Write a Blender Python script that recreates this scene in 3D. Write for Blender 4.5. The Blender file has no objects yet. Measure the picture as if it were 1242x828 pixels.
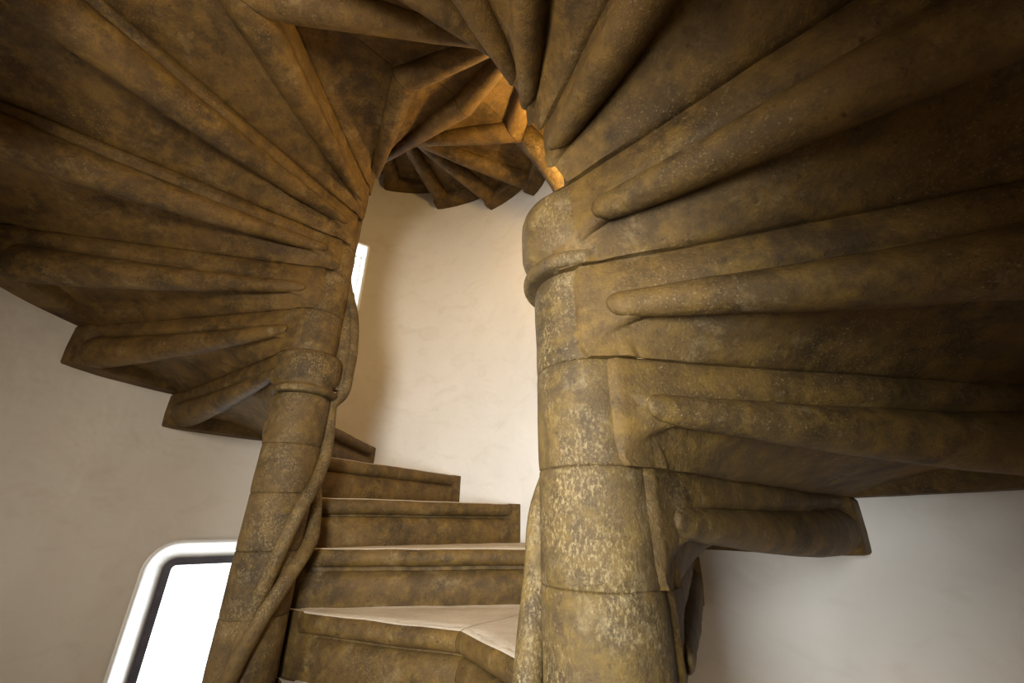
import bpy, bmesh, math
from mathutils import Vector, Matrix, noise
C = bpy.context.scene.collection
R = math.radians

# ------------------------------------------------------------------ layout
# camera at the origin, +Y ahead, z = 0 at the height of the lens
NA = Vector((-0.918, 1.730))            # axis of the left newel
NB = Vector((0.158, 0.809))             # axis of the right newel
RWA, RWB = 1.257, 1.326                 # inner radius of the two round walls
TAN = 0.118                             # step edges run tangent to the newel
H = 0.2                                 # rise
MID = (NA + NB) / 2
AX = (NB - NA).normalized()             # from left newel to right newel
PHI_A = {0: -21.9, 1: 8.0, 2: 34.7, 3: 58.1, 4: 88.4, 5: 118.7, 6: 145.7, 7: 170.2, 8: 194.1, 9: 220.4, 10: 245.3,
         11: 269.0, 12: 301.6, 13: 328.3, 14: 355.0, 15: 385.9, 16: 409.1, 17: 435.0, 18: 458.9}
PHI_B = {0: -21.9, 1: 8.0, 2: 32.7, 3: 58.6, 4: 90.0, 5: 119.3, 6: 143.2, 7: 169.5, 8: 194.9, 9: 221.6, 10: 246.5,
         11: 271.0, 12: 301.6, 13: 328.3, 14: 355.0, 15: 385.9, 16: 409.1, 17: 435.0, 18: 458.9}
Z_A = {0: -.305, 1: -.099, 2: .100, 3: .286, 4: .493, 5: .687, 6: .889, 7: 1.102, 8: 1.284, 9: 1.472, 10: 1.701,
       11: 1.892, 12: 2.092, 13: 2.293, 14: 2.487, 15: 2.689, 16: 2.902, 17: 3.100, 18: 3.292}
Z_B = {0: -.305, 1: -.096, 2: .090, 3: .283, 4: .483, 5: .696, 6: .892, 7: 1.092, 8: 1.284, 9: 1.480, 10: 1.701,
       11: 1.892, 12: 2.092, 13: 2.293, 14: 2.487, 15: 2.689, 16: 2.902, 17: 3.100, 18: 3.292}
def ext(d, k, step):
    if k in d: return d[k]
    return d[0] + step * k if k < 0 else d[18] + step * (k - 18)
def phi(s, k): return R(ext(PHI_A if s == 'A' else PHI_B, k, 26.4))
def ztop(s, k): return ext(Z_A if s == 'A' else Z_B, k, .2)
def mir(v): return v - 2 * v.dot(AX) * AX
def P2(s, v):
    """offset in the left newel's frame -> plan point (right flight is the mirror image)"""
    return NA + v if s == 'A' else NB + mir(v)
def U(a): return Vector((math.cos(a), math.sin(a)))
def N(a): return Vector((-math.sin(a), math.cos(a)))
def sst(a, b, x):
    t = min(1, max(0, (x - a) / (b - a))); return t * t * (3 - 2 * t)

# ------------------------------------------------------------------ materials
def nodes(name):
    m = bpy.data.materials.new(name); m.use_nodes = True
    nt = m.node_tree; nt.nodes.clear()
    out = nt.nodes.new('ShaderNodeOutputMaterial'); b = nt.nodes.new('ShaderNodeBsdfPrincipled')
    nt.links.new(b.outputs[0], out.inputs[0])
    g = nt.nodes.new('ShaderNodeNewGeometry')
    return m, nt, b, g.outputs['Position']
def tex(nt, vec, scale, detail=6, rough=.6, dist=0, sc=None):
    if sc:
        mp = nt.nodes.new('ShaderNodeMapping'); mp.inputs['Scale'].default_value = sc
        nt.links.new(vec, mp.inputs[0]); vec = mp.outputs[0]
    n = nt.nodes.new('ShaderNodeTexNoise'); n.inputs['Scale'].default_value = scale
    n.inputs['Detail'].default_value = detail; n.inputs['Roughness'].default_value = rough; n.inputs['Distortion'].default_value = dist
    nt.links.new(vec, n.inputs['Vector']); return n.outputs['Fac']
def ramp(nt, fac, stops):
    r = nt.nodes.new('ShaderNodeValToRGB'); e = r.color_ramp.elements
    for i, (p, c) in enumerate(stops):
        x = e[i] if i < 2 else e.new(p)
        x.position = p; x.color = (*c, 1) if len(c) == 3 else c
    nt.links.new(fac, r.inputs[0]); return r.outputs[0]
def mix(nt, fac, a, b, mode='MIX'):
    m = nt.nodes.new('ShaderNodeMix'); m.data_type = 'RGBA'; m.blend_type = mode
    if isinstance(fac, float): m.inputs[0].default_value = fac
    else: nt.links.new(fac, m.inputs[0])
    for v, i in ((a, 6), (b, 7)):
        if isinstance(v, tuple): m.inputs[i].default_value = (*v, 1)
        else: nt.links.new(v, m.inputs[i])
    return m.outputs[2]
def g1(v): return (v, v, v)
def bump(nt, b, hts, strength, dist):
    prev = None
    for h, s, d in zip(hts, strength, dist):
        bp = nt.nodes.new('ShaderNodeBump'); bp.inputs['Strength'].default_value = s; bp.inputs['Distance'].default_value = d
        nt.links.new(h, bp.inputs['Height'])
        if prev: nt.links.new(prev, bp.inputs['Normal'])
        prev = bp.outputs[0]
    nt.links.new(prev, b.inputs['Normal'])

def stone_mat(name, base, dark, pale, ochre, rough=.62, crumb=None):
    m, nt, b, pos = nodes(name)
    big = tex(nt, pos, 4.2, 9, .72, .2); med = tex(nt, pos, 16, 9, .72, .1)
    fine = tex(nt, pos, 75, 5, .7); speck = tex(nt, pos, 210, 3, .65, .1)
    c = mix(nt, ramp(nt, big, [(.38, g1(0)), (.66, g1(.88))]), base, dark)
    c = mix(nt, ramp(nt, med, [(.46, g1(0)), (.68, g1(.75))]), c, ochre)
    patch = tex(nt, pos, 9.0, 9, .78, .15)
    c = mix(nt, ramp(nt, patch, [(.55, g1(0)), (.72, g1(.45))]), c, pale)
    # small crumbs of pale lichen and dark pits
    gate = ramp(nt, tex(nt, pos, 5.0, 4, .6), [(.42, g1(0)), (.62, g1(1))])
    sp = mix(nt, 1.0, ramp(nt, speck, [(.58, g1(0)), (.72, g1(.7))]), gate, 'MULTIPLY')
    c = mix(nt, sp, c, pale)
    c = mix(nt, ramp(nt, fine, [(.28, g1(.75)), (.42, g1(0))]), c, dark)
    if crumb:        # dense yellow crumbs in patches
        g2 = ramp(nt, tex(nt, pos, 7.5, 5, .65), [(.45, g1(0)), (.58, g1(1))])
        cr = tex(nt, pos, 190, 4, .75, .1, (1, 1, .6))
        c = mix(nt, mix(nt, 1.0, ramp(nt, cr, [(.49, g1(0)), (.64, g1(.8))]), g2, 'MULTIPLY'), c, crumb)
    nt.links.new(c, b.inputs['Base Color'])
    b.inputs['Roughness'].default_value = rough
    b.inputs['Specular IOR Level'].default_value = .18
    bump(nt, b, (med, fine, speck), (.5, .45, .4), (.012, .004, .003))
    return m
def plaster_mat(name, a, bcol, stain):
    m, nt, b, pos = nodes(name)
    big = tex(nt, pos, 1.6, 5, .55, .6); blot = tex(nt, pos, 4.0, 6, .6, 1.2, (1, 1, 1.7))
    c = mix(nt, ramp(nt, big, [(.35, g1(0)), (.7, g1(1))]), a, bcol)
    c = mix(nt, ramp(nt, blot, [(.52, g1(0)), (.78, g1(.55))]), c, stain)
    nt.links.new(c, b.inputs['Base Color']); b.inputs['Roughness'].default_value = .9
    b.inputs['Specular IOR Level'].default_value = .15
    bump(nt, b, (tex(nt, pos, 3.5, 3, .5, .3), tex(nt, pos, 30, 5, .6)), (.35, .2), (.05, .004))
    return m
STONE = stone_mat('weathered brown sandstone', (.096, .053, .0145), (.021, .012, .0042), (.27, .19, .09), (.148, .082, .015))
SHAFT = stone_mat('worn newel sandstone', (.080, .047, .016), (.021, .013, .005), (.28, .205, .105), (.128, .075, .016), crumb=(.21, .145, .062))
TREAD = stone_mat('foot-worn pale stone', (.50, .43, .34), (.34, .28, .20), (.60, .53, .44), (.44, .36, .26), .75)
PLASTER = plaster_mat('lime plaster', (.66, .595, .51), (.63, .56, .47), (.54, .46, .36))
WHITE = plaster_mat('daylight-whitened plaster', (.86, .84, .80), (.84, .82, .78), (.80, .77, .72))  # same plaster as the walls, its daylight put into a whiter colour
FLOOR = stone_mat('stone paving', (.16, .12, .08), (.10, .075, .05), (.24, .2, .15), (.15, .11, .07))
m, nt, b, pos = nodes('dark painted iron frame')
nt.links.new(ramp(nt, tex(nt, pos, 20), [(.3, (.030, .026, .034)), (.7, (.060, .052, .062))]), b.inputs['Base Color']); b.inputs['Roughness'].default_value = .5
FRAME = m
m, nt, b, pos = nodes('clear window glass')
nt.nodes.remove(b)
tr = nt.nodes.new('ShaderNodeBsdfTransparent'); gl = nt.nodes.new('ShaderNodeBsdfGlossy'); gl.inputs['Roughness'].default_value = .05
mx = nt.nodes.new('ShaderNodeMixShader'); mx.inputs[0].default_value = .06
nt.links.new(tr.outputs[0], mx.inputs[1]); nt.links.new(gl.outputs[0], mx.inputs[2])
nt.links.new(mx.outputs[0], next(n for n in nt.nodes if n.type == 'OUTPUT_MATERIAL').inputs[0])
GLASS = m

# ------------------------------------------------------------------ mesh helpers
def link(name, bm, mats, parent=None, smooth=True, angle=58, wear=0.0):
    bmesh.ops.recalc_face_normals(bm, faces=bm.faces[:])
    if wear:
        for v in bm.verts:
            p = v.co * 9.0
            d = Vector((noise.noise(p), noise.noise(p + Vector((31, 7, 3))), noise.noise(p + Vector((5, 47, 19)))))
            v.co += d * wear
    me = bpy.data.meshes.new(name); bm.to_mesh(me); bm.free()
    for mt in (mats if isinstance(mats, (list, tuple)) else [mats]): me.materials.append(mt)
    if smooth:
        me.polygons.foreach_set('use_smooth', [True] * len(me.polygons))
        me.set_sharp_from_angle(angle=R(angle))
    o = bpy.data.objects.new(name, me); C.objects.link(o)
    if parent: o.parent = parent
    return o
def tag(o, label, cat, group=None):
    o['label'] = label; o['category'] = cat
    if group: o['group'] = group
    return o
def struct(o):
    o['kind'] = 'structure'; return o
def loft(rings, close=True, caps=True):
    bm = bmesh.new(); vs = [[bm.verts.new(p) for p in r] for r in rings]
    n = len(rings[0])
    for a, b_ in zip(vs, vs[1:]):
        for i in range(n if close else n - 1):
            j = (i + 1) % n
            bm.faces.new((a[i], a[j], b_[j], b_[i]))
    if caps:
        bm.faces.new(vs[0]); bm.faces.new(vs[-1])
    return bm
def cut_mid(bm, s):
    """mitre on the plane midway between the two newels"""
    nrm = AX if s == 'A' else -AX
    r = bmesh.ops.bisect_plane(bm, geom=bm.verts[:] + bm.edges[:] + bm.faces[:], plane_co=Vector((*(MID - Vector((nrm.x, nrm.y)) * .0015), 0)),
                               plane_no=Vector((nrm.x, nrm.y, 0)), clear_outer=True)
    es = [e for e in r['geom_cut'] if isinstance(e, bmesh.types.BMEdge)]
    if es:
        es = [e for e in bm.edges if e.is_boundary]
        if es: bmesh.ops.holes_fill(bm, edges=es, sides=0)
    return bm

# ------------------------------------------------------------------ one stone of a flight
def line(s, k, r): return phi(s, k), r
def pf(s, k, r):
    a = phi(s, k); return U(a) * r + N(a) * TAN
def wall_r(s): return math.sqrt((RWA if s == 'A' else RWB) ** 2 - TAN ** 2)
def lift(r): return .082 * max(0, 1 - max(r, 0) / 1.16) ** 1.6      # the underside climbs towards the newel
def bead_rad(r): return .026 + .052 * min(1, max(0, (r - .06) / 1.05))

def sub(pts, n):
    out = []
    for (a, b_) in zip(pts, pts[1:]):
        m_ = n if abs(a[0] - b_[0]) + abs(a[1] - b_[1]) > .03 else 1
        for i in range(m_): out.append((a[0] + (b_[0] - a[0]) * i / m_, a[1] + (b_[1] - a[1]) * i / m_))
    out.append(pts[-1]); return out

def end_w(s, k): return .035 if s == 'A' and k in (8, 9, 10) else .10      # plain squared end left at the wall
def stone_body(s, k):
    z0, z1 = ztop(s, k - 1), ztop(s, k); h = z1 - z0; Rw = wall_r(s); re = Rw + .03; ew = end_w(s, k)
    rs = [-.02, 0, .02, .04, .055, .07, .085, .10, .115, .13, .15] + [.15 + (Rw - ew - .02 - .15) * i / 18 for i in range(1, 19)] + \
         [Rw - ew - .005, Rw - ew + .01, Rw - ew + .02, Rw - ew + .025, re]
    if s == 'B' and k > 5: rs = [x for x in rs if x > .06]
    rings = []
    for r in rs:
        F, G = pf(s, k, r), pf(s, k + 1, r); w = (G - F).length; e = (G - F) / w
        am = sst(.03, .17, r) * (1 - sst(Rw - ew, Rw - ew + .015, r)); rho = min(bead_rad(r), .30 * w)
        q = min(1, max(0, (.21 - r) / .21)); arch = math.sqrt(max(0, 1 - q * q))
        xf = -.022 - .016 * (1 - sst(.05, .13, r))
        fr = [(xf, 0), (xf - .006 * am, .02 * 1), (-.022 - .012 * am, .05), (-.022 - .010 * am, .09), (-.022 + .006 * am, .118),
              (-.022 + .028 * am, .124), (-.022 + .030 * am, .134), (-.022 + .012 * am, h - .03), (-.022 + .012 * am, h - .004), (-.016 + .012 * am, h)]
        zb = lift(r) * arch * (1 - sst(Rw - ew, Rw - ew + .015, r))
        out = sst(Rw - ew, Rw - ew + .015, r); fa = w - .005 + .017 * out - (.008 * (1 - sst(0, .1, r)) if s == 'B' else 0); rd = .022 * (1 - am); gr = sst(.06, .36, r); zt = min(lift(r) * (1 - sst(Rw - ew, Rw - ew + .015, r)) + 2 * rho, h - .034)
        rear = [(fa - .009, h + .003), (fa, h - .010), (fa, max(zt + .018, h * .5)), (fa - .004 * am * gr, zt + .008), (fa - .020 * am * gr, zt - .004), (fa - .020 * am * gr, max(rho, .026 + .01 * (1 - am)) + zb), (fa - .020 * am * gr - .25 * rd, .6 * max(rho, .02) * am + .5 * rd + zb),
                (fa - (rho - .017) * am - .6 * rd, .5 * rho * am + zb + .15 * rd)]
        cav = .070 * am * sst(.10, .32, w)
        p2 = max(fa - 1.6 * rho, .5 * w); c2 = max(cav, .85 * rho * am)
        bb = [(fa - .85 * rho - .002, zb + .62 * rho * am), (p2, zb + c2), (p2 - .12 * (p2 - .004), .95 * zb + cav * 1.02), (.004 + .55 * (p2 - .004), .6 * zb + cav * .85),
              (.004 + .22 * (p2 - .004), .2 * zb + cav * .4), (.004, 0), (-.008, 0)]
        top = [fr[-1]] + [(fr[-1][0] + (rear[0][0] - fr[-1][0]) * i / 5, h) for i in range(1, 5)] + [(max(w - .020, .85 * w), h)]
        seq = fr[:-1] + top + rear + bb
        ring = []
        for i, (a, z) in enumerate(seq):
            p = P2(s, F + e * a)
            if r < -.01: ax_ = NA if s == 'A' else NB; p = ax_ + (p - ax_) * .80
            ring.append((p.x, p.y, z0 + z))
        rings.append(ring)
    bm = loft(rings)
    cut_mid(bm, s)
    for f in bm.faces:
        f.normal_update()
        c = f.calc_center_median()
        if abs(f.normal.z) > .9 and c.z > z1 - .006:
            g0 = pf(s, k + 1, 0); nn = N(phi(s, k + 1)); o2 = P2(s, g0); n2 = nn if s == 'A' else mir(nn)
            if (Vector((c.x, c.y)) - o2).dot(n2) < -.018: f.material_index = 1
    return bm
def roll(s, k, kind):
    """the half-round moulding along the upper front edge ('nosing') or the tapered roll along the lower rear edge"""
    z0, z1 = ztop(s, k - 1), ztop(s, k); Rw = wall_r(s); n = 18; ew = end_w(s, k) - .012
    st = (.062 + (.055 if s == 'B' and k == 5 else .04 if s == 'B' and k > 5 else 0)) if kind == 'roll' else .075
    rs = [st, st + .003, st + .008, st + .015, st + .026] + [st + .03 + (Rw - ew - st - .03) * i / 22 for i in range(23)]
    rings = []
    for j, r in enumerate(rs):
        sh = (.12, .45, .72, .90, .98)[j] if j < 5 else 1
        F, G = pf(s, k, r), pf(s, k + 1, r); w = (G - F).length; e = (G - F) / w
        if kind == 'roll':
            rho = min(bead_rad(r), .34 * w + .004); ca, cz, ra, rz = w + .013 - rho, z0 + rho + .001 + lift(r), rho * sh, rho * sh
        else:
            ca, cz, ra, rz = -.002, z1 - .0335, .040 * sh, .034 * sh
        ring = []
        for i in range(n):
            t = 2 * math.pi * i / n
            p = P2(s, F + e * (ca + ra * math.cos(t))); ring.append((p.x, p.y, cz + rz * math.sin(t)))
        rings.append(ring)
    bm = loft(rings); cut_mid(bm, s)
    if kind != 'roll':
        for f in bm.faces:
            f.normal_update()
            if f.calc_center_median().z > z1 - .0035: f.material_index = 1
    return bm

LAB_A = {
    -1: 'stone step barely showing at the bottom edge, below the mitred corner step',
    0: 'brown step front under the pale tread, from left column to the mitred corner',
    1: 'stone step with double-roll front between the columns, next above the mitred corner step',
    2: 'stone step between the columns, second above the mitred corner step, end hidden by right column',
    3: 'stone step with squared end on the pale wall, third above the mitred corner step',
    4: 'small far step peeping out beside the left column, fourth above the mitred corner step',
    5: 'stepped underside with squared notch on the wall, nearest above the bright window',
    6: 'rolled stone underside with squared wall notch, second up from the bright window',
    7: 'underside of stone step, third up from the bright window, meeting shaft above left capital',
    8: 'dusty rolled step overhead, fourth up from the bright window, crossing the frame edge',
    9: 'broad pale-dusted roll overhead, fifth step up from the bright window',
    10: 'golden-brown overhead step, sixth up from the bright window, ending at the wall opening',
    11: 'bent overhead step with mitred roll, seventh up from the bright window',
    12: 'left half of a mitred step lit golden, next above the bent overhead step',
    13: 'slim golden mitred step directly above the fan of small upper steps',
    14: 'small upper step of the fan, the one touching the orange bracket',
    15: 'small upper step of the fan over the pale wall, second from the orange bracket',
    16: 'small upper step of the fan over the pale wall, third from the orange bracket',
    17: 'small upper step of the fan over the pale wall, farthest from the orange bracket',
    18: 'topmost sliver of stone step behind the fan of small upper steps'}
LAB_B = {
    -1: 'stone step under the right half of the mitred corner step, beside right column foot',
    0: 'right half of the mitred corner step, pale tread running towards the right column',
    1: 'dark stub of step with hanging roll end tucked behind the right column',
    2: 'short dark step with single roll and oblique end on the lower right wall',
    3: 'long brown step underside, second up on the right column, above the short dark step',
    4: 'dark overhead step springing just below the ring of the right capital',
    5: 'speckled overhead step springing from the side of the right capital',
    6: 'thick rolled overhead step springing just above the right capital',
    7: 'overhead step with blunt rounded roll end, second above the right capital',
    8: 'narrow overhead roll pointing down, third step above the right capital',
    9: 'slender grey-brown overhead roll, fourth step above the right capital',
    10: 'overhead step crossing the top edge above the opening, fifth above the right capital',
    11: 'right half of the bent mitred overhead step, sixth above the right capital',
    12: 'right half of the golden mitred step, seventh above the right capital',
    13: 'bright orange-lit step end above the bracket, eighth above the right capital',
    14: 'dim step end behind the orange bracket, ninth above the right capital',
    15: 'hidden upper step behind the orange bracket, tenth above the right capital'}
KA, KB = range(-1, 19), range(-1, 16)
for s, ks, lab in (('A', KA, LAB_A), ('B', KB, LAB_B)):
    for k in ks:
        o = link('stone_step', stone_body(s, k), [STONE, TREAD], wear=.003)
        tag(o, lab[k], 'step', 'stone steps of the %s flight' % ('left' if s == 'A' else 'right'))
        link('nosing', roll(s, k, 'nosing'), [STONE, TREAD], o, wear=.003)
        link('underside_roll', roll(s, k, 'roll'), STONE, o, wear=.003)

# ------------------------------------------------------------------ newels
def lathe(ax, prof, a0=0, a1=360, n=48):
    full = abs(a1 - a0) >= 360; rings = []
    for i in range(n if full else n + 1):
        a = R(a0 + (a1 - a0) * i / n)
        rings.append([(ax.x + r * math.cos(a), ax.y + r * math.sin(a), z) for r, z in prof])
    if full: rings.append(rings[0])
    bm = loft(rings, close=True, caps=not full)
    bmesh.ops.remove_doubles(bm, verts=bm.verts[:], dist=1e-5)
    return bm
def tube(pts, rads, n=12, steps=6, flat=1.0):
    P = [Vector(p) for p in pts]; path = []; rr = []
    for i in range(len(P) - 1):
        p0, p1, p2, p3 = P[max(0, i - 1)], P[i], P[i + 1], P[min(len(P) - 1, i + 2)]
        for j in range(steps):
            t = j / steps
            path.append(.5 * (2 * p1 + (p2 - p0) * t + (2 * p0 - 5 * p1 + 4 * p2 - p3) * t * t + (3 * p1 - p0 - 3 * p2 + p3) * t ** 3))
            rr.append(rads[i] + (rads[i + 1] - rads[i]) * t)
    path.append(P[-1]); rr.append(rads[-1])
    rings = []; up = None
    for i, c in enumerate(path):
        d = (path[min(i + 1, len(path) - 1)] - path[max(i - 1, 0)]).normalized()
        if up is None: up = d.orthogonal().normalized()
        up = (up - d * up.dot(d)).normalized(); sd = d.cross(up)
        rings.append([c + (up * math.cos(2 * math.pi * q / n) + sd * math.sin(2 * math.pi * q / n) * flat) * rr[i] for q in range(n)])
    return loft(rings)

RNS = {'A': .1115, 'B': .1055}
RIB = [(-.62, -98, .078), (-.42, -78, .100), (-.25, -63, .116), (-.10, -46, .124), (.03, -30, .128), (.17, 3, .130), (.30, 27, .130), (.43, 35, .122),
       (.485, 33, .120), (.55, 30, .160), (.66, 28, .165), (.76, 28, .164), (.92, 28, .143), (1.03, 28, .108), (1.13, 28, .075), (1.37, 28, .03)]
LOWRIB = [(-1.0, -140, .118), (-.75, -110, .124), (-.47, -78, .128), (-.33, -58, .130), (-.20, -30, .132), (-.08, 12, .136), (0, 30, .136), (.10, 46, .13), (.2, 62, .12)]
for s in 'AB':
    ax = NA if s == 'A' else NB
    root = bpy.data.objects.new('newel_column', None); C.objects.link(root)
    root.empty_display_size = .1
    tag(root, 'left stone newel column, slender shaft with moulded capital beside the bright window' if s == 'A' else
        'right stone newel column, thick speckled shaft with ringed capital close to the viewer', 'column')
    RN = RNS[s]
    for k in range(-4, 21):
        a, b_ = ztop(s, k - 1), ztop(s, k)
        if k == 5:
            h = b_ - a
            pr = [(.02, a + .001)] + [(.119 + .014 * math.sin(t * math.pi / 8), a + .020 - .017 * math.cos(t * math.pi / 8)) for t in range(0, 9)] + \
                 [(.1145, a + .041), (.1145, a + .050), (.120, a + .062), (.130, a + .080), (.1345, a + .095), (.1350, a + .115), (.1350, a + h - .050), (.1335, a + h - .030), (.128, a + h - .012), (.118, a + h - .001), (.02, a + h - .001)]
            link('capital', lathe(ax, pr), SHAFT, root, wear=.003)
            continue
        c = .0035
        pr = [(.02, a), (RN - c, a), (RN - .001, a + c), (RN, a + .02)] + [(RN, a + (b_ - a) * i / 6) for i in range(1, 6)] + [(RN, b_ - .02), (RN - .001, b_ - c), (RN - c, b_), (.02, b_)]
        dx = ax
        if s == 'A' and k > 5: dx = ax + Vector((-.006, -.003)); pr = [(x if x < .05 else x - .007, z) for x, z in pr]
        if s == 'B' and k > 5: dx = ax + Vector((.05, 0)); pr = [(x if x < .05 else x - .052, z) for x, z in pr]
        link('drum', lathe(dx, pr), SHAFT, root, wear=.0025)
    ribs = [RIB, LOWRIB] if s == 'A' else [[(-1.0, -140, .126), (-.75, -112, .126), (-.5, -92, .136), (-.3, -74, .136)] + [(z, a_ - 8, r) for z, a_, r in RIB[3:]]]
    for rb in ribs[1:]:
        link('spiral_rib', tube([(*P2(s, U(R(a_)) * r), z) for z, a_, r in rb], [.028] * len(rb)), SHAFT, root, wear=.0015)
    RB = ribs[0]; pts = [(*P2(s, U(R(a_)) * r), z) for z, a_, r in RB]
    link('rib_web', loft([[(q.x + tt.x, q.y + tt.y, z) for q, tt in ((ax + (P2(s, U(R(a_)) * r) - ax) * f_, P2(s, N(R(a_)) * t_) - ax) for f_, t_ in ((.05, -.016), (.99, -.016), (.99, .016), (.05, .016)))]
                         for z, a_, r in RB if .5 < z < 1.2]), SHAFT, root, smooth=False)
    link('spiral_rib', tube(pts, [.026] * len(pts), flat=1.0), SHAFT, root, wear=.0015)

# a curved stone rib that springs from the wall between the two round bays and carries the upper flight
BR = [(.46, 2.16, 1.58), (.39, 1.97, 1.76), (.315, 1.89, 1.90), (.235, 1.84, 2.015), (.150, 1.81, 2.133), (.070, 1.81, 2.25), (.005, 1.86, 2.40), (-.06, 1.88, 2.50)]
o = link('stone_bracket', tube(BR, [.07, .07, .074, .076, .076, .074, .07, .06], n=10), SHAFT, wear=.002)
tag(o, 'curved stone bracket glowing orange in lamplight above the right column capital', 'bracket')

# ------------------------------------------------------------------ walls with window openings
ZB, ZT = -1.7, 4.6
D2 = (NB - NA).length
xa = (RWA ** 2 - RWB ** 2 + D2 ** 2) / (2 * D2); ya = math.sqrt(RWA ** 2 - xa ** 2)
c1 = NA + AX * xa + Vector((-AX.y, AX.x)) * ya; c2 = NA + AX * xa - Vector((-AX.y, AX.x)) * ya
def az(c, p): return math.degrees(math.atan2(p.y - c.y, p.x - c.x))
# windows: (side, az0, az1, z0, z1, corner radius)
WIN = [('A', 112.0, 145.2, -1.35, -.10, .14), ('A', 106.3, 136.0, 1.56, 2.23, .03)]
def rrect(x0, x1, y0, y1, r, n=6):
    pts = []
    for cx, cy, a0 in ((x1 - r, y1 - r, 0), (x0 + r, y1 - r, 90), (x0 + r, y0 + r, 180), (x1 - r, y0 + r, 270)):
        for i in range(n + 1):
            a = R(a0 + 90 * i / n); pts.append((cx + r * math.cos(a), cy + r * math.sin(a)))
    return pts
def wall(s, a0, a1):
    ax, rw = (NA, RWA) if s == 'A' else (NB, RWB); n = 72; m_ = 44; th = .32
    bm = bmesh.new(); gi, go = [], []
    for i in range(n + 1):
        a = R(a0 + (a1 - a0) * i / n); col = []; co = []
        for j in range(m_ + 1):
            z = ZB + (ZT - ZB) * j / m_
            w = 0.010 * noise.noise(Vector((math.cos(a) * 1.6, math.sin(a) * 1.6, z * 1.3 + (9 if s == 'B' else 0))))
            col.append(bm.verts.new((ax.x + (rw + w) * math.cos(a), ax.y + (rw + w) * math.sin(a), z)))
            co.append(bm.verts.new((ax.x + (rw + th) * math.cos(a), ax.y + (rw + th) * math.sin(a), z)))
        gi.append(col); go.append(co)
    for i in range(n):
        for j in range(m_):
            bm.faces.new((gi[i][j], gi[i + 1][j], gi[i + 1][j + 1], gi[i][j + 1]))
            bm.faces.new((go[i][j], go[i][j + 1], go[i + 1][j + 1], go[i + 1][j]))
        bm.faces.new((gi[i][0], go[i][0], go[i + 1][0], gi[i + 1][0])); bm.faces.new((gi[i][m_], gi[i + 1][m_], go[i + 1][m_], go[i][m_]))
    for i in (0, n):
        for j in range(m_): bm.faces.new((gi[i][j], gi[i][j + 1], go[i][j + 1], go[i][j]))
    return bm
def win_frame(w):
    s, a0, a1, z0, z1, rc = w
    ax, rw = (NA, RWA) if s == 'A' else (NB, RWB); ac = R((a0 + a1) / 2)
    half = rw * math.sin(R((a1 - a0) / 2)); dn = rw * math.cos(R((a1 - a0) / 2))
    o = Vector((ax.x + dn * math.cos(ac), ax.y + dn * math.sin(ac), 0)); out = Vector((math.cos(ac), math.sin(ac), 0)); lat = Vector((-math.sin(ac), math.cos(ac), 0))
    return half, o, out, lat, z0, z1, rc
def opening(w, d, inset):
    half, o, out, lat, z0, z1, rc = win_frame(w)
    return [o + out * d + lat * x + Vector((0, 0, z)) for x, z in rrect(-half + inset, half - inset, z0 + inset, z1 - inset, max(.012, rc - inset * .9))]
def boolean_cut(o, cutters):
    for cb in cutters:
        bmesh.ops.recalc_face_normals(cb, faces=cb.faces[:])
        me = bpy.data.meshes.new('cut'); cb.to_mesh(me); cb.free(); c = bpy.data.objects.new('cut', me); C.objects.link(c)
        md = o.modifiers.new('b', 'BOOLEAN'); md.operation = 'DIFFERENCE'; md.object = c; md.solver = 'EXACT'
        bpy.context.view_layer.update()
        ne = bpy.data.meshes.new_from_object(o.evaluated_get(bpy.context.evaluated_depsgraph_get()))
        o.modifiers.clear(); o.data = ne; bpy.data.objects.remove(c)
aA1, aA2 = az(NA, c1), az(NA, c2) + 360
wa = struct(link('wall_left', wall('A', aA1, aA2), PLASTER, smooth=False))
aB1, aB2 = az(NB, c2), az(NB, c1)
wb = struct(link('wall_right', wall('B', aB1, aB2), PLASTER, smooth=False))
IN = [(.095, .115), (.035, .16)]
boolean_cut(wa, [loft([opening(w, -.12, -.002), opening(w, .0, -.002), opening(w, dd + .03, ii - .004), opening(w, .7, ii - .004)]) for w, (ii, dd) in zip(WIN, IN)])
for w_ in (wa, wb):
    w_.data.polygons.foreach_set('use_smooth', [True] * len(w_.data.polygons)); w_.data.set_sharp_from_angle(angle=R(40))

for i, (w, (ii, dd)) in enumerate(zip(WIN, IN)):
    # splayed plaster reveal, whitened for the daylight on it, with a soft rounded lip
    lip = .012
    st = [(-.02, -.004), (-.028, .0), (-.03, .006), (-.026, .014), (-.012, .022), (.02, .035), (dd * .6, ii * .66), (dd, ii - .012), (dd + .012, ii), (dd + .2, ii)]
    half, o_, out, lat, z0, z1, rc = win_frame(w)
    def ringpt(d, ins):
        pts = opening(w, 0, ins); ax, rw = (NA, RWA)
        res = []
        for p in pts:                    # follow the curve of the wall at the lip, flatten at the frame
            x = (p - o_).dot(lat); bow = math.sqrt(max(0, rw * rw - x * x)) - math.sqrt(rw * rw - half * half)
            res.append(p + out * (d + bow * max(0, 1 - max(0, d) / (dd + .01))))
        return res
    wo = struct(link('window_%d' % (i + 1), loft([ringpt(d, ins) for d, ins in st], caps=False), WHITE, angle=60))
    fw = .035 if i == 0 else .003
    fb = loft([opening(w, dd, ii - .003), opening(w, dd, ii + fw), opening(w, dd + .05, ii + fw), opening(w, dd + .05, ii - .003)], caps=False)
    a = opening(w, dd, ii - .003)
    fr = link('window_frame', fb, FRAME if i == 0 else WHITE, wo, smooth=False)
    pb = loft([opening(w, dd + .022, ii + fw - .004), opening(w, dd + .027, ii + fw - .004)])
    link('window_pane', pb, GLASS, wo, smooth=False)

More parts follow.
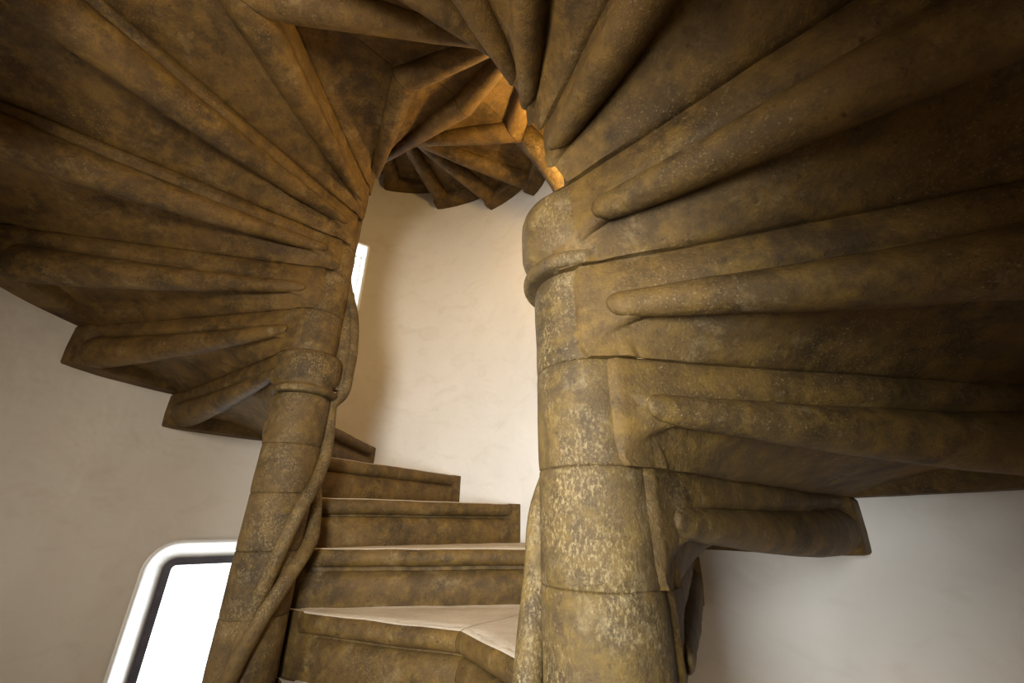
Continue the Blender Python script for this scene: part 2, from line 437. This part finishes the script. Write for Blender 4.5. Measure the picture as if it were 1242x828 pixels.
def disc(name, z, up):
    bm = bmesh.new(); pts = []
    for s, ax, rw, a0, a1 in (('A', NA, RWA + .3, aA1, aA2), ('B', NB, RWB + .3, aB1, aB2)):
        for i in range(37):
            a = R(a0 + (a1 - a0) * i / 36); pts.append((ax.x + rw * math.cos(a), ax.y + rw * math.sin(a)))
    lo = [bm.verts.new((x, y, z)) for x, y in pts]; hi = [bm.verts.new((x, y, z + up)) for x, y in pts]
    bm.faces.new(lo); bm.faces.new(hi)
    for i in range(len(pts)): bm.faces.new((lo[i], lo[(i + 1) % len(pts)], hi[(i + 1) % len(pts)], hi[i]))
    return bm
struct(link('floor', disc('floor', ZB, -.2), FLOOR, smooth=False))
struct(link('ceiling', disc('ceiling', ZT, .2), PLASTER, smooth=False))

# ------------------------------------------------------------------ light
wd = bpy.data.worlds.new('sky'); bpy.context.scene.world = wd; wd.use_nodes = True
bg = wd.node_tree.nodes['Background']; bg.inputs[0].default_value = (.90, .95, 1, 1); bg.inputs[1].default_value = 3.0
def area(name, loc, target, sx, sy, power, col, spread=180):
    l = bpy.data.lights.new(name, 'AREA'); l.shape = 'RECTANGLE'; l.size = sx; l.size_y = sy; l.energy = power; l.color = col; l.spread = R(spread)
    o = bpy.data.objects.new(name, l); C.objects.link(o); o.location = loc
    o.rotation_euler = (Vector(target) - Vector(loc)).to_track_quat('-Z', 'Y').to_euler(); return o
def point(name, loc, power, col, rad=.08):
    l = bpy.data.lights.new(name, 'POINT'); l.energy = power; l.color = col; l.shadow_soft_size = rad
    o = bpy.data.objects.new(name, l); C.objects.link(o); o.location = loc; return o
DAY = (.86, .93, 1.0); WARM = (1.0, .74, .44); LAMP = (1.0, .66, .24)
for i, (w, (ii, dd)) in enumerate(zip(WIN, IN)):
    half, o_, out, lat, z0, z1, rc = win_frame(w); zc = (z0 + z1) / 2
    p = o_ + out * (dd + .10) + Vector((0, 0, zc))
    area('window_daylight', p, p - out, 2 * (half - ii), z1 - z0 - 2 * ii, (26, 14)[i], DAY)
# assumed window light from behind the viewer, an assumed hidden upper lamp, and added fills
area('left_fill', (-1.70, .78, -.15), (-.6, 1.75, .6), .55, .9, 13, (1.0, .94, .84))  # added fill to brighten the left undersides, no window built for it
area('assumed_window_light', (-.45, -.30, .05), (.22, 2.5, .18), .4, .7, 21, (.82, .91, 1.0), 80)  # daylight of an assumed window behind the viewer, no opening built for it
area('roll_fill', (-.50, -.20, .68), (-.9, 1.6, 1.15), .3, .3, 18, (1.0, .92, .80), 150)  # added fill that picks out the overhead rolls
point('assumed_upper_lamp', (.30, 1.50, 1.75), 48, LAMP, .05)  # unseen lamp assumed from the orange glow, no fitting built
point('low_right_fill', (1.05, 1.35, -1.1), 6, (1.0, .84, .66), .15)  # added warm fill from below, not a fitting of the stair

# ------------------------------------------------------------------ camera
cam = bpy.data.cameras.new('camera'); cam.sensor_width = 36; cam.lens = 490.44 / 1242 * 36; cam.clip_start = .02
co = bpy.data.objects.new('camera', cam); C.objects.link(co)
th, ro = R(24.17), R(-.346)
X = Vector((1, 0, 0)); Uv = Vector((0, -math.sin(th), math.cos(th))); Dv = Vector((0, math.cos(th), math.sin(th)))
rt = X * math.cos(ro) - Uv * math.sin(ro); up = X * math.sin(ro) + Uv * math.cos(ro)
co.matrix_world = Matrix(((rt.x, up.x, -Dv.x, 0), (rt.y, up.y, -Dv.y, 0), (rt.z, up.z, -Dv.z, 0), (0, 0, 0, 1)))
sc = bpy.context.scene; sc.camera = co
sc.view_settings.view_transform = 'Standard'; sc.view_settings.look = 'None'; sc.view_settings.gamma = 1
sc.view_settings.use_curve_mapping = False; sc.view_settings.exposure = 0
